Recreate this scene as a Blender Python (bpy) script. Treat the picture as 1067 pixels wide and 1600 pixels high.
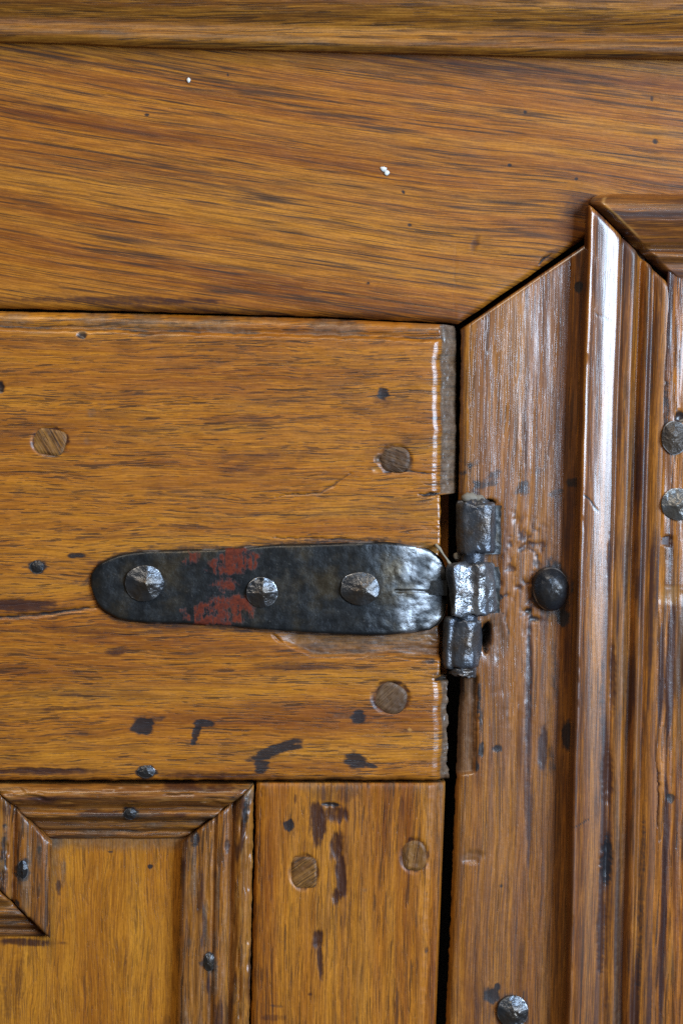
import bpy, math, random
import numpy as np
from mathutils import Vector

sc = bpy.context.scene
for o in list(bpy.data.objects):
    bpy.data.objects.remove(o, do_unlink=True)
COL = sc.collection

# ------------------------------------------------------------------ camera
K = 0.00025            # metres per photograph pixel on the woodwork's face
D = 0.95               # camera distance
W, H = 1067.0, 1600.0
ZC = 1.2               # height of the picture's centre above the floor
YAW, PITCH = math.radians(4.0), math.radians(3.0)
CAM = np.array([-D*math.sin(YAW)*math.cos(PITCH), -D*math.cos(YAW)*math.cos(PITCH), ZC + D*math.sin(PITCH)])
FWD = (np.array([0, 0, ZC]) - CAM) / D
RGT = np.cross(FWD, [0, 0, 1.0]); RGT /= np.linalg.norm(RGT)
UP = np.cross(RGT, FWD)
cam = bpy.data.cameras.new('camera')
cam_o = bpy.data.objects.new('camera', cam); COL.objects.link(cam_o)
cam_o.location = CAM
cam_o.rotation_euler = Vector(FWD).to_track_quat('-Z', 'Y').to_euler()
cam.sensor_fit = 'VERTICAL'; cam.sensor_height = 36.0; cam.sensor_width = 24.0
cam.lens = 36.0 * D / (H*K)
cam.clip_start = 0.05; cam.clip_end = 50
cam.dof.use_dof = True
cam.dof.focus_distance = D - 0.006
cam.dof.aperture_fstop = 5.6
sc.camera = cam_o

# ------------------------------------------------------------------ light
world = bpy.data.worlds.new('World'); sc.world = world; world.use_nodes = True
bgn = world.node_tree.nodes['Background']
bgn.inputs['Color'].default_value = (1.0, 0.93, 0.84, 1)
bgn.inputs['Strength'].default_value = 0.09

def area(name, az, el, dist, sx, sy, power, col):
    l = bpy.data.lights.new(name, 'AREA'); l.shape = 'RECTANGLE'
    l.size = sx; l.size_y = sy; l.energy = power; l.color = col
    o = bpy.data.objects.new(name, l); COL.objects.link(o)
    a, e = math.radians(az), math.radians(el)
    v = Vector((math.sin(a)*math.cos(e), -math.cos(a)*math.cos(e), math.sin(e)))
    o.location = Vector((0, 0, ZC)) + v*dist
    o.rotation_euler = (-v).to_track_quat('-Z', 'Y').to_euler()
    return o
area('window_light', 41, 9.5, 1.8, 0.85, 0.85, 62, (0.58, 0.77, 1.0))
area('room_light', -14, 50, 2.2, 1.3, 1.0, 33, (1.0, 0.90, 0.74))

sc.view_settings.view_transform = 'Standard'
sc.view_settings.look = 'None'
sc.view_settings.exposure = 0.0
sc.view_settings.gamma = 1.0
sc.view_settings.use_curve_mapping = False
sc.render.engine = 'CYCLES'
sc.cycles.use_denoising = False
sc.cycles.max_bounces = 6

# ------------------------------------------------------------------ numpy helpers
_T = np.random.RandomState(7).uniform(-1, 1, (256, 256))
def vn(x, y, seed=0):
    x = np.asarray(x, float) + seed*17.31; y = np.asarray(y, float) + seed*9.77
    xi = np.floor(x).astype(int); yi = np.floor(y).astype(int)
    fx = x - xi; fy = y - yi
    fx = fx*fx*(3-2*fx); fy = fy*fy*(3-2*fy)
    a = _T[xi % 256, yi % 256]; b = _T[(xi+1) % 256, yi % 256]
    c = _T[xi % 256, (yi+1) % 256]; d = _T[(xi+1) % 256, (yi+1) % 256]
    return (a*(1-fx)+b*fx)*(1-fy) + (c*(1-fx)+d*fx)*fy
def fbm(x, y, seed=0, o=3):
    s = 0; a = 1.0; t = 0
    for k in range(o):
        s = s + a*vn(np.asarray(x)*2**k, np.asarray(y)*2**k, seed+k*3); t += a; a *= .5
    return s/t
def ss(e0, e1, x):
    t = np.clip((np.asarray(x, float)-e0)/(e1-e0), 0, 1)
    return t*t*(3-2*t)
def prof(pts, blur=2.0):
    xs = np.array([p[0] for p in pts], float); ys = np.array([p[1] for p in pts], float)
    st = min(0.25, blur/6)
    g = np.arange(xs[0]-12*blur, xs[-1]+12*blur, st)
    v = np.interp(g, xs, ys)
    n = int(4*blur/st)
    k = np.exp(-0.5*(np.arange(-n, n+1)*st/blur)**2); k /= k.sum()
    v = np.convolve(np.pad(v, n, mode='edge'), k, mode='valid')
    return lambda t: np.interp(t, g, v)
def pl(pts):
    xs = [p[0] for p in pts]; ys = [p[1] for p in pts]
    return lambda t: np.interp(t, xs, ys)
def span(a, b, step, lo=-40, hi=None, coarse=14):
    """positions a..b, fine inside lo..hi, coarse outside"""
    out = [a]
    while out[-1] < b-1e-6:
        s = step if (out[-1] >= lo and (hi is None or out[-1] < hi)) else coarse
        nx = out[-1]+s
        if out[-1] < lo < nx: nx = lo
        out.append(min(nx, b))
    return np.array(out)
def plan(px, py, dref):
    px = np.asarray(px, float); py = np.asarray(py, float)
    f = D/K
    v = FWD*f
    dx = v[0] + RGT[0]*(px-W/2) + UP[0]*(H/2-py)
    dy = v[1] + RGT[1]*(px-W/2) + UP[1]*(H/2-py)
    dz = v[2] + RGT[2]*(px-W/2) + UP[2]*(H/2-py)
    t = (-dref*K - CAM[1]) / dy
    return CAM[0]+t*dx, CAM[2]+t*dz
def polydist(X, Y, pts):
    d = np.full(X.shape, 1e9); par = np.zeros(X.shape)
    n = len(pts)-1
    for i in range(n):
        (x0, y0), (x1, y1) = pts[i], pts[i+1]
        L2 = (x1-x0)**2 + (y1-y0)**2
        t = np.clip(((X-x0)*(x1-x0)+(Y-y0)*(y1-y0))/L2, 0, 1)
        q = np.hypot(X-x0-t*(x1-x0), Y-y0-t*(y1-y0))
        m = q < d
        d = np.where(m, q, d); par = np.where(m, (i+t)/n, par)
    return d, par

# ------------------------------------------------------------------ objects
WLOC = {}
def thing(name, px, py, d, label, cat):
    o = bpy.data.objects.new(name, None); COL.objects.link(o)
    x, z = plan(px, py, d)
    o.location = (float(x), -d*K, float(z)); o.empty_display_size = 0.01
    o['label'] = label; o['category'] = cat
    WLOC[o] = np.array(o.location)
    return o
def link(name, co, faces, mat, parent, smooth=True, gco=None, masks=None, label=None, nflat=0):
    co = np.asarray(co, float)
    c = (co.min(0)+co.max(0))/2
    me = bpy.data.meshes.new(name)
    me.from_pydata([], [], []) if False else None
    fl = faces
    nv = len(co)
    me.vertices.add(nv); me.vertices.foreach_set('co', (co-c).ravel())
    lens = np.array([len(f) for f in fl]) if not isinstance(fl, np.ndarray) else np.full(len(fl), fl.shape[1])
    flat = np.concatenate([np.asarray(f) for f in fl]) if not isinstance(fl, np.ndarray) else fl.ravel()
    me.loops.add(len(flat)); me.loops.foreach_set('vertex_index', flat.astype(np.int32))
    me.polygons.add(len(lens))
    st = np.concatenate([[0], np.cumsum(lens)[:-1]]).astype(np.int32)
    me.polygons.foreach_set('loop_start', st)
    me.polygons.foreach_set('use_smooth', np.full(len(lens), bool(smooth)))
    if gco is not None:
        a = me.attributes.new('gco', 'FLOAT_VECTOR', 'POINT'); a.data.foreach_set('vector', np.asarray(gco, np.float32).ravel())
    if masks is not None:
        a = me.attributes.new('masks', 'FLOAT_COLOR', 'POINT'); a.data.foreach_set('color', np.clip(np.asarray(masks, np.float32), 0, 1).ravel())
    me.update(calc_edges=True); me.validate()
    me.materials.append(mat)
    o = bpy.data.objects.new(name, me); COL.objects.link(o)
    o.parent = parent
    o.location = c - WLOC[parent]
    WLOC[o] = c
    if label: o['label'] = label
    return o
def sheet(name, PX, PY, DP, dref, back, mat, parent, A=None, B=None, masks=None, seed=0.0, label=None, gloss=None, under=0.0):
    """a solid piece: a fine grid front, side walls straight back, a back face"""
    R, C = PX.shape
    X, Z = plan(PX, PY, dref)
    front = np.stack([X, -DP*K, Z], -1).reshape(-1, 3)
    idx = np.arange(R*C).reshape(R, C)
    q = np.stack([idx[:-1, :-1], idx[1:, :-1], idx[1:, 1:], idx[:-1, 1:]], -1).reshape(-1, 4)
    loop = np.concatenate([idx[0, :-1][::-1][::-1], idx[:-1, -1], idx[-1, 1:][::-1], idx[1:, 0][::-1]])
    n = len(loop)
    f0 = front[loop]; b0 = f0.copy(); b0[:, 1] = -back*K
    b0[np.isin(loop, idx[:, 0]), 0] += under*K      # wall undercut out of sight, shaped so the gap stays dark
    base = R*C
    i = np.arange(n); j = (i+1) % n
    sk = np.stack([base+i, base+j, base+n+j, base+n+i], -1)
    bv = np.array([[X[0, 0], -back*K, Z[0, 0]], [X[0, -1], -back*K, Z[0, -1]], [X[-1, -1], -back*K, Z[-1, -1]], [X[-1, 0], -back*K, Z[-1, 0]]])
    bv[[0, 3], 0] += under*K
    bq = np.array([[base+2*n, base+2*n+1, base+2*n+2, base+2*n+3]])
    co = np.concatenate([front, f0, b0, bv])
    if A is None: A = PX
    if B is None: B = PY
    g = np.stack([A, B, np.full_like(A, seed)], -1).reshape(-1, 3)
    g2 = g[loop].copy(); g2b = g2.copy(); g2b[:, 1] += 30
    g = np.concatenate([g, g2, g2b, np.zeros((4, 3))])
    M = np.zeros((R, C, 4)) if masks is None else masks
    M = M.reshape(-1, 4)
    M = np.concatenate([M, M[loop], M[loop], np.zeros((4, 4))])
    o = link(name, co, np.concatenate([q, sk, bq]), mat, parent, True, g, M, label)
    gl = np.ones(R*C) if gloss is None else np.clip(gloss, 0, 1).ravel()
    gl = np.concatenate([gl, gl[loop]*.3, gl[loop]*.3, np.zeros(4)])
    o.data.attributes.new('gloss', 'FLOAT', 'POINT').data.foreach_set('value', gl.astype(np.float32))
    return o

# ------------------------------------------------------------------ materials
class G:
    def __init__(s, name):
        s.m = bpy.data.materials.new(name); s.m.use_nodes = True
        s.t = s.m.node_tree; s.b = s.t.nodes['Principled BSDF']
    def put(s, sock, v):
        if isinstance(v, bpy.types.NodeSocket): s.t.links.new(v, sock)
        elif v is not None:
            if isinstance(v, tuple) and len(v) == 3 and sock.type == 'RGBA': v = v+(1,)
            sock.default_value = v
    def attr(s, n): a = s.t.nodes.new('ShaderNodeAttribute'); a.attribute_name = n; return a
    def sep(s, c):
        n = s.t.nodes.new('ShaderNodeSeparateColor'); s.put(n.inputs[0], c); return n.outputs
    def scale(s, v, x, off=(0, 0, 0)):
        n = s.t.nodes.new('ShaderNodeVectorMath'); n.operation = 'MULTIPLY_ADD'
        s.put(n.inputs[0], v); n.inputs[1].default_value = x; n.inputs[2].default_value = off; return n.outputs[0]
    def noise(s, v, sc=1.0, det=2.0, rough=.5, dist=0.0):
        n = s.t.nodes.new('ShaderNodeTexNoise'); s.put(n.inputs['Vector'], v)
        n.inputs['Scale'].default_value = sc; n.inputs['Detail'].default_value = det
        n.inputs['Roughness'].default_value = rough; n.inputs['Distortion'].default_value = dist
        return n.outputs['Fac']
    def vor(s, v, sc=1.0, feat='F1'):
        n = s.t.nodes.new('ShaderNodeTexVoronoi'); n.feature = feat; s.put(n.inputs['Vector'], v); n.inputs['Scale'].default_value = sc
        return n.outputs['Distance']
    def rng(s, v, a, b, c=0.0, d=1.0, smooth=True):
        n = s.t.nodes.new('ShaderNodeMapRange'); n.interpolation_type = 'SMOOTHSTEP' if smooth else 'LINEAR'
        s.put(n.inputs[0], v)
        for k, q in zip((1, 2, 3, 4), (a, b, c, d)): n.inputs[k].default_value = q
        return n.outputs[0]
    def math(s, op, a, b=None, c=None):
        n = s.t.nodes.new('ShaderNodeMath'); n.operation = op
        s.put(n.inputs[0], a)
        if b is not None: s.put(n.inputs[1], b)
        if c is not None: s.put(n.inputs[2], c)
        return n.outputs[0]
    def mix(s, f, a, b, mode='MIX'):
        n = s.t.nodes.new('ShaderNodeMix'); n.data_type = 'RGBA'; n.blend_type = mode
        s.put(n.inputs[0], f); s.put(n.inputs[6], a); s.put(n.inputs[7], b); return n.outputs[2]
    def ramp(s, f, st):
        n = s.t.nodes.new('ShaderNodeValToRGB'); s.put(n.inputs[0], f)
        e = n.color_ramp.elements
        while len(e) < len(st): e.new(0.5)
        for i, (p, c) in enumerate(st): e[i].position = p; e[i].color = c+(1,)
        return n.outputs[0]
    def bump(s, h, st, dist, nrm=None):
        n = s.t.nodes.new('ShaderNodeBump'); n.inputs['Strength'].default_value = st; n.inputs['Distance'].default_value = dist
        s.put(n.inputs['Height'], h)
        if nrm is not None: s.put(n.inputs['Normal'], nrm)
        return n.outputs[0]

GOLD, MID, DEEP = (0.55, 0.206, 0.019), (0.41, 0.128, 0.010), (0.23, 0.060, 0.007)
ALB = 0.78
def wood(name, light=GOLD, mid=MID, deep=DEEP, pore=0.8, porelen=30, porew=1.8, streak=0.35, streaklen=300, streakw=6,
         broadw=34, broadlen=700, blot=0.35, rough=0.36, bump=0.5, porebump=0.5, grey=0.0, lines=0.0, linew=11, linelen=420, poredens=0.5, coat=0.0, spec=0.26):
    g = G(name)
    light, mid, deep = [tuple(c*ALB for c in q) for q in (light, mid, deep)]
    gc = g.attr('gco').outputs['Vector']
    mk = g.attr('masks'); r, gr, b = g.sep(mk.outputs['Color'])[:3]; al = mk.outputs['Alpha']
    z = 7.3
    n1 = g.noise(g.scale(gc, (1/broadlen, 1/broadw, z)), 1, 3, .55)
    n2 = g.noise(g.scale(gc, (1/streaklen, 1/streakw, z), (3, 5, 1)), 1, 4, .6)
    n3 = g.noise(g.scale(gc, (1/55, 1/1.7, z), (9, 2, 4)), 1, 2, .6)
    n4 = g.noise(g.scale(gc, (1/porelen, 1/porew, z), (1, 7, 2)), 1, 1, .5)
    n5 = g.noise(g.scale(gc, (1/(porelen*2.1), 1/(porew*1.5), z), (6, 1, 8)), 1, 1, .5)
    nd = g.noise(g.scale(gc, (1/230, 1/16, z), (4, 4, 4)), 1, 3, .6)
    nb = g.noise(g.scale(gc, (1/75, 1/40, z), (8, 1, 6)), 1, 4, .65)
    nf = g.noise(g.scale(gc, (1/9, 1/9, z), (2, 2, 2)), 1, 3, .65)
    nv = g.noise(g.scale(gc, (1/260, 1/180, z), (1, 3, 9)), 1, 3, .55)
    col = g.ramp(n1, [(0.32, deep), (0.47, mid), (0.62, light)])
    col = g.mix(g.rng(nv, .40, .68, 0, .5), col, mid)
    col = g.mix(g.rng(n2, .50, .66, 0, streak), col, tuple(c*k for c, k in zip(deep, (.40, .34, .34))))
    col = g.mix(g.rng(n2, .50, .34, 0, streak*.7), col, tuple(c*k for c, k in zip(light, (1.25, 1.3, 1.3))))
    col = g.mix(g.rng(n3, .44, .62, 0, .42), col, tuple(c*.5 for c in deep))
    col = g.mix(g.rng(n3, .46, .32, 0, .35), col, tuple(c*1.35 for c in light))
    col = g.mix(g.rng(nb, .54, .70, 0, blot), col, (0.105*ALB, 0.026*ALB, 0.006*ALB))
    n6 = g.noise(g.scale(gc, (1/6, 1/1.6, z), (3, 1, 5)), 1, 2, .7)
    col = g.mix(g.rng(n6, .35, .70, .0, .30, False), col, tuple(c*.45 for c in deep))
    if lines:   # long dark growth lines
        nl = g.noise(g.scale(gc, (1/linelen, 1/linew, z), (2, 8, 3)), 1, 1, .4)
        lf = g.rng(g.math('ABSOLUTE', g.math('SUBTRACT', nl, .5)), .060, .012, 0, lines)
        lf = g.math('MULTIPLY', lf, g.rng(n3, .30, .55, .45, 1.0))
        lk = g.noise(g.scale(gc, (1/130, 1/7, z), (5, 9, 1)), 1, 2, .5)
        lf = g.math('MULTIPLY', lf, g.rng(lk, .40, .56, .12, 1.0))
        col = g.mix(lf, col, (0.040, 0.019, 0.010))
    dd = g.math('MULTIPLY', g.math('SUBTRACT', nd, .5), .42)
    cut = 0.5 - (.5-poredens)*.3
    p1 = g.rng(g.math('SUBTRACT', n4, dd), cut-.11, cut-.145, 0, 1)
    p2 = g.rng(g.math('SUBTRACT', n5, dd), cut-.145, cut-.17, 0, 1)
    pf = g.math('MAXIMUM', g.math('MULTIPLY', p1, .75), p2)
    col = g.mix(g.math('MULTIPLY', pf, pore), col, (0.018, 0.010, 0.007))
    if grey:
        ng = g.noise(g.scale(gc, (1/320, 1/12, z), (6, 3, 2)), 1, 4, .6)
        col = g.mix(g.rng(ng, .44, .68, 0, grey), col, (0.060, 0.046, 0.044))
    # mask tints: red-brown oil, blue-black iron, grey worn end grain, painted shade spots
    br = g.math('ADD', r, g.math('MULTIPLY', g.math('SUBTRACT', n2, .5), g.math('MULTIPLY', r, 1.6)))
    br = g.math('ADD', br, g.math('MULTIPLY', g.math('SUBTRACT', nf, .5), g.math('MULTIPLY', r, .7)))
    col = g.mix(g.math('MULTIPLY', g.rng(br, .08, .85), .90), col, (0.030, 0.0095, 0.0075))
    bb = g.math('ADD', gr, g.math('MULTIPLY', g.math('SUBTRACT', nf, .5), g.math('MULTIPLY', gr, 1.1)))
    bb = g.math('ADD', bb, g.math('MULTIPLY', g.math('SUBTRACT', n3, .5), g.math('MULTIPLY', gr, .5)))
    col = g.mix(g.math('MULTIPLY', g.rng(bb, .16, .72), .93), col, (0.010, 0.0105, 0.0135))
    pale = g.ramp(g.noise(g.scale(gc, (1/8, 1/8, z)), 1, 3, .65), [(0.3, (0.034, 0.023, 0.015)), (0.55, (0.092, 0.064, 0.043)), (0.8, (0.17, 0.13, 0.095))])
    col = g.mix(g.math('MULTIPLY', b, .92), col, pale)
    col = g.mix(g.math('MULTIPLY', al, g.rng(n3, .3, .7, .45, 1.0)), col, (0.46, 0.23, 0.060))
    g.put(g.b.inputs['Base Color'], col)
    ro = g.rng(n2, .25, .75, rough-.07, rough+.12, False)
    ro = g.math('ADD', ro, g.math('MULTIPLY', b, .14))
    ro = g.math('ADD', ro, g.math('MULTIPLY', g.math('SUBTRACT', nf, .35), .16))
    g.put(g.b.inputs['Roughness'], ro)
    g.b.inputs['Specular IOR Level'].default_value = spec
    if coat:
        g.put(g.b.inputs['Coat Weight'], g.math('MULTIPLY', g.attr('gloss').outputs['Fac'], coat)); g.b.inputs['Coat Roughness'].default_value = .20; g.b.inputs['Coat IOR'].default_value = 1.55
    h = g.math('ADD', g.math('MULTIPLY', n3, .22), g.math('MULTIPLY', n2, .7))
    h = g.math('SUBTRACT', h, g.math('MULTIPLY', pf, porebump))
    h = g.math('ADD', h, g.math('MULTIPLY', nf, .35))
    bnf = g.noise(g.scale(gc, (1/5, 1/5, z)), 1, 3, .7)
    h = g.math('ADD', h, g.math('MULTIPLY', bnf, g.math('MULTIPLY', b, 1.1)))
    nrm = g.bump(h, bump, 0.0005)
    g.put(g.b.inputs['Normal'], nrm)
    if coat: g.put(g.b.inputs['Coat Normal'], g.bump(h, bump*.6, 0.0005))
    return g.m

def iron(name, base=(0.040, 0.041, 0.044), brown=(0.060, 0.044, 0.030), metal=0.75, rough=0.40, bump=0.5, sc=1.0):
    g = G(name)
    tc = g.t.nodes.new('ShaderNodeTexCoord').outputs['Object']
    gx = g.scale(tc, (1/K, 1/K, 1/K))
    mk = g.attr('masks'); r, gr, b = g.sep(mk.outputs['Color'])[:3]
    na = g.noise(gx, sc/60, 4, .6); nb = g.noise(gx, sc/14, 4, .65); nc = g.noise(gx, sc/4, 3, .6)
    col = g.ramp(na, [(0.34, (base[0]*.55, base[1]*.6, base[2]*.7)), (0.5, base), (0.66, brown)])
    col = g.mix(g.rng(nb, .55, .75, 0, .55), col, (base[0]*2.0, base[1]*2.0, base[2]*2.0))
    col = g.mix(g.rng(nc, .63, .78, 0, .5), col, (0.17, 0.15, 0.13))
    ns = g.noise(g.scale(tc, (1/K/5, 1/K/5, 1/K/22)), 1, 4, .7)
    rd = g.math('ADD', r, g.math('MULTIPLY', g.math('SUBTRACT', nb, .5), g.math('MULTIPLY', r, 3.0)))
    rd = g.math('ADD', rd, g.math('MULTIPLY', g.math('SUBTRACT', na, .5), g.math('MULTIPLY', r, 2.0)))
    rd = g.math('ADD', rd, g.math('MULTIPLY', g.math('SUBTRACT', ns, .5), g.math('MULTIPLY', r, 2.6)))
    rm = g.math('MULTIPLY', g.rng(rd, .34, .95), .92)
    redc = g.ramp(nc, [(0.3, (0.060, 0.011, 0.006)), (0.7, (0.150, 0.025, 0.009))])
    col = g.mix(rm, col, redc)
    wf = g.rng(g.math('ADD', b, g.math('MULTIPLY', g.math('SUBTRACT', nb, .5), b)), .2, .8)
    col = g.mix(wf, col, (0.30, 0.30, 0.31))
    g.put(g.b.inputs['Base Color'], col)
    g.put(g.b.inputs['Metallic'], g.math('MULTIPLY', g.math('SUBTRACT', 1.0, rm), metal))
    ro = g.rng(nb, .3, .7, rough-.08, rough+.14, False)
    ro = g.math('ADD', ro, g.math('MULTIPLY', rm, .32))
    g.put(g.b.inputs['Specular IOR Level'], g.math('SUBTRACT', .5, g.math('MULTIPLY', rm, .4)))
    ro = g.math('SUBTRACT', ro, g.math('MULTIPLY', wf, .10))
    g.put(g.b.inputs['Roughness'], ro)
    h = g.math('ADD', g.math('MULTIPLY', nb, 1.0), g.math('MULTIPLY', nc, .35))
    h = g.math('ADD', h, g.math('MULTIPLY', rm, .12))
    g.put(g.b.inputs['Normal'], g.bump(h, bump, 0.0010))
    return g.m

def plain(name, col, rough=.8):
    g = G(name)
    tc = g.t.nodes.new('ShaderNodeTexCoord').outputs['Object']
    n = g.noise(g.scale(tc, (1/K,)*3), 1/6, 3, .6)
    g.put(g.b.inputs['Base Color'], g.mix(n, tuple(c*.6 for c in col), col))
    g.b.inputs['Roughness'].default_value = rough
    g.put(g.b.inputs['Normal'], g.bump(n, .5, .0004))
    return g.m

M_RAIL = wood('oak_frame_rail', pore=.55, porelen=70, porew=2.0, streak=.42, streaklen=520, streakw=6, broadw=40, broadlen=1100, blot=.12, rough=.38, bump=.24, lines=.85, linew=11, linelen=560, poredens=.46)
M_DOOR = wood('oak_door_rail', light=(0.57, 0.220, 0.020), mid=(0.46, 0.150, 0.011), deep=(0.29, 0.080, 0.007), pore=.74, porelen=26, porew=1.9, streak=.28, streaklen=240, streakw=8, broadw=50, broadlen=600, blot=.26, rough=.38, bump=.36, lines=.35, linew=26, linelen=400, coat=.6)
M_DSTILE = wood('oak_door_stile', light=(0.55, 0.208, 0.020), mid=(0.44, 0.142, 0.011), deep=(0.25, 0.066, 0.007), pore=.6, porelen=34, porew=1.9, streak=.34, streaklen=380, streakw=7, broadw=44, blot=.22, rough=.36, bump=.45, lines=.3, linew=16)
M_STILE = wood('oak_frame_stile', light=(0.48, 0.178, 0.020), mid=(0.32, 0.102, 0.011), deep=(0.13, 0.036, 0.007), pore=.5, porelen=60, porew=2.0, streak=.42, streaklen=420, streakw=7, broadw=46, blot=.28, rough=.36, bump=.42, grey=.14, coat=.9, spec=.45)
M_BOLD = wood('oak_bolection_moulding', light=(0.50, 0.180, 0.019), mid=(0.28, 0.083, 0.010), deep=(0.075, 0.022, 0.007), pore=.5, porelen=80, porew=2.4, streak=.5, streaklen=600, streakw=8, broadw=20, blot=.25, rough=.40, bump=.22, grey=.22, coat=1.0)
M_RPANEL = wood('oak_frame_panel', light=(0.58, 0.200, 0.019), mid=(0.33, 0.096, 0.010), deep=(0.075, 0.021, 0.007), pore=.7, porelen=70, porew=3.4, streak=.55, streaklen=420, streakw=9, broadw=24, blot=.35, rough=.34, bump=.6, porebump=1.0, grey=.25, coat=.5)
M_CORN = wood('oak_cornice', light=(0.46, 0.190, 0.024), mid=(0.33, 0.118, 0.013), deep=(0.18, 0.055, 0.008), pore=.75, porelen=60, porew=2.2, streak=.55, streaklen=360, streakw=6, broadw=26, blot=.15, rough=.42, bump=.5, lines=.5, linew=12)
M_PMOULD = wood('oak_panel_moulding', light=(0.44, 0.168, 0.022), mid=(0.30, 0.098, 0.012), deep=(0.14, 0.038, 0.008), pore=.7, porelen=46, porew=2.4, streak=.30, streaklen=260, streakw=9, broadw=40, blot=.2, rough=.33, bump=.6, porebump=.8, grey=.2, coat=.3)
M_PANEL = wood('oak_door_panel', light=(0.59, 0.236, 0.022), mid=(0.49, 0.172, 0.013), deep=(0.31, 0.088, 0.008), pore=.42, porelen=24, porew=2.0, streak=.30, streaklen=180, streakw=6, broadw=60, blot=.22, rough=.34, bump=.35)
M_PEG = wood('oak_peg_end_grain', light=(0.32, 0.145, 0.034), mid=(0.24, 0.100, 0.024), deep=(0.11, 0.044, 0.013), pore=.5, porelen=20, porew=3, streak=.6, streaklen=80, streakw=5, broadw=12, blot=.1, rough=.42, bump=.8)
M_PEGG = wood('oak_peg_greyed', light=(0.19, 0.105, 0.050), mid=(0.14, 0.072, 0.034), deep=(0.08, 0.040, 0.020), pore=.4, porelen=16, porew=4, streak=.3, streaklen=40, streakw=6, broadw=16, blot=.1, rough=.42, bump=.9)
M_IRON = iron('forged_iron_strap', base=(0.027, 0.027, 0.027), brown=(0.052, 0.038, 0.022), metal=.7, rough=.37, bump=.2)
M_KNUCK = iron('forged_iron_knuckle', base=(0.085, 0.090, 0.103), brown=(0.085, 0.062, 0.046), metal=.6, rough=.27, bump=.6)
M_NAIL = iron('forged_iron_nail', base=(0.078, 0.080, 0.086), brown=(0.085, 0.062, 0.042), metal=.8, rough=.29, bump=.45)
M_DARKN = iron('blackened_iron_nail', base=(0.030, 0.032, 0.038), brown=(0.040, 0.034, 0.030), metal=.6, rough=.30, bump=.3)
M_BROWNN = iron('browned_iron_nail', base=(0.045, 0.034, 0.027), brown=(0.075, 0.052, 0.035), metal=.25, rough=.38, bump=.7)
M_PALEN = iron('pale_iron_nail', base=(0.13, 0.128, 0.124), brown=(0.11, 0.085, 0.062), metal=.6, rough=.30, bump=.5)
M_INNER = plain('gap_darkness', (0.014, 0.009, 0.006))
M_KBRIGHT = iron('worn_bright_knuckle', base=(0.17, 0.175, 0.19), brown=(0.13, 0.095, 0.070), metal=.75, rough=.28, bump=.7)
M_FLECK = plain('white_paint', (0.78, 0.78, 0.76), .6)
M_GRIT = plain('grey_brown_debris', (0.22, 0.19, 0.15), .8)
M_STRING = plain('pale_fibre', (0.30, 0.25, 0.18), .8)

# ------------------------------------------------------------------ shared surface marks
def marks(PX, PY, M, DP, spots=(), cracks=(), vert=False):
    """spots: (x, y, rx, ry, angle, channel, strength, dent)"""
    al, ac = (PY, PX) if vert else (PX, PY)
    wob = fbm(PX/9, PY/9, 5)*.22 + fbm(al/20, ac/3.2, 6, 3)*.40
    for (x, y, rx, ry, ang, ch, st, dent) in spots:
        a = math.radians(ang); ca, sa = math.cos(a), math.sin(a)
        u = ((PX-x)*ca + (PY-y)*sa)/rx; v = (-(PX-x)*sa + (PY-y)*ca)/ry
        q = np.hypot(u, v) + wob
        if ch >= 0:
            M[..., ch] = np.maximum(M[..., ch], st*ss(1.45, .55, q))
        if ch == 1 and dent <= 2.5: dent *= .3
        if dent:
            DP -= dent*ss(1.2, .35, q)
    for (pts, w, depth, black) in cracks:
        d, t = polydist(PX + fbm(PX/14, PY/14, 8)*3.0, PY + fbm(PX/11, PY/11, 9)*2.5, pts)
        ww = w*(0.55+.6*np.sin(np.pi*np.clip(t, .02, .98)))
        f = ss(1.0, .25, d/ww)
        DP -= depth*f
        M[..., 1] = np.maximum(M[..., 1], black*f)

FR, DR = 0.0, 14.0
# ================================================================== FRAME
frame = thing('cupboard', 880, 1700, -20,
              'old oak cupboard front with wide upper rail, shiny right stile and raised moulding', 'cupboard')

# upper rail with the mitred lower right edge
cx = span(-330, 1420, 2.2, -20, 1090); ry = np.linspace(0, 1, 205)
rb = pl([(-330, 470), (0, 481), (250, 487), (500, 494), (700, 504), (716, 507), (915, 371), (1000, 318), (1010, 314), (1420, 322)])
PX = np.tile(cx, (len(ry), 1)); yt = 20 + 0.02*PX
PY = yt + (rb(PX) + fbm(PX/25, PX*0, 3)*1.2 - yt)*ry[:, None]
DPm = FR + fbm(PX/160, PY/60, 4)*1.6 + fbm(PX/50, PY/14, 12)*.5
edge = rb(PX) - PY
DPm -= 9*np.exp(-np.clip(edge, 0, None)/3.0) + 2.5*np.exp(-np.clip(edge, 0, None)/14.0)
M = np.zeros(PX.shape+(4,))
M[..., 0] = .18*ss(.15, .6, fbm((PX+6*PY)/430, (PY-.15*PX)/26, 21)) + .55*ss(40, 0, edge)*ss(760, 700, PX)*ss(-.4, .4, fbm(PX/80, PY/18, 22))
M[..., 0] = np.maximum(M[..., 0], .55*ss(75, 0, np.hypot((PX-905)*1.1, (PY-335)*.8)))  # moulding-corner shade painted on the rail, with the black spot below
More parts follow.
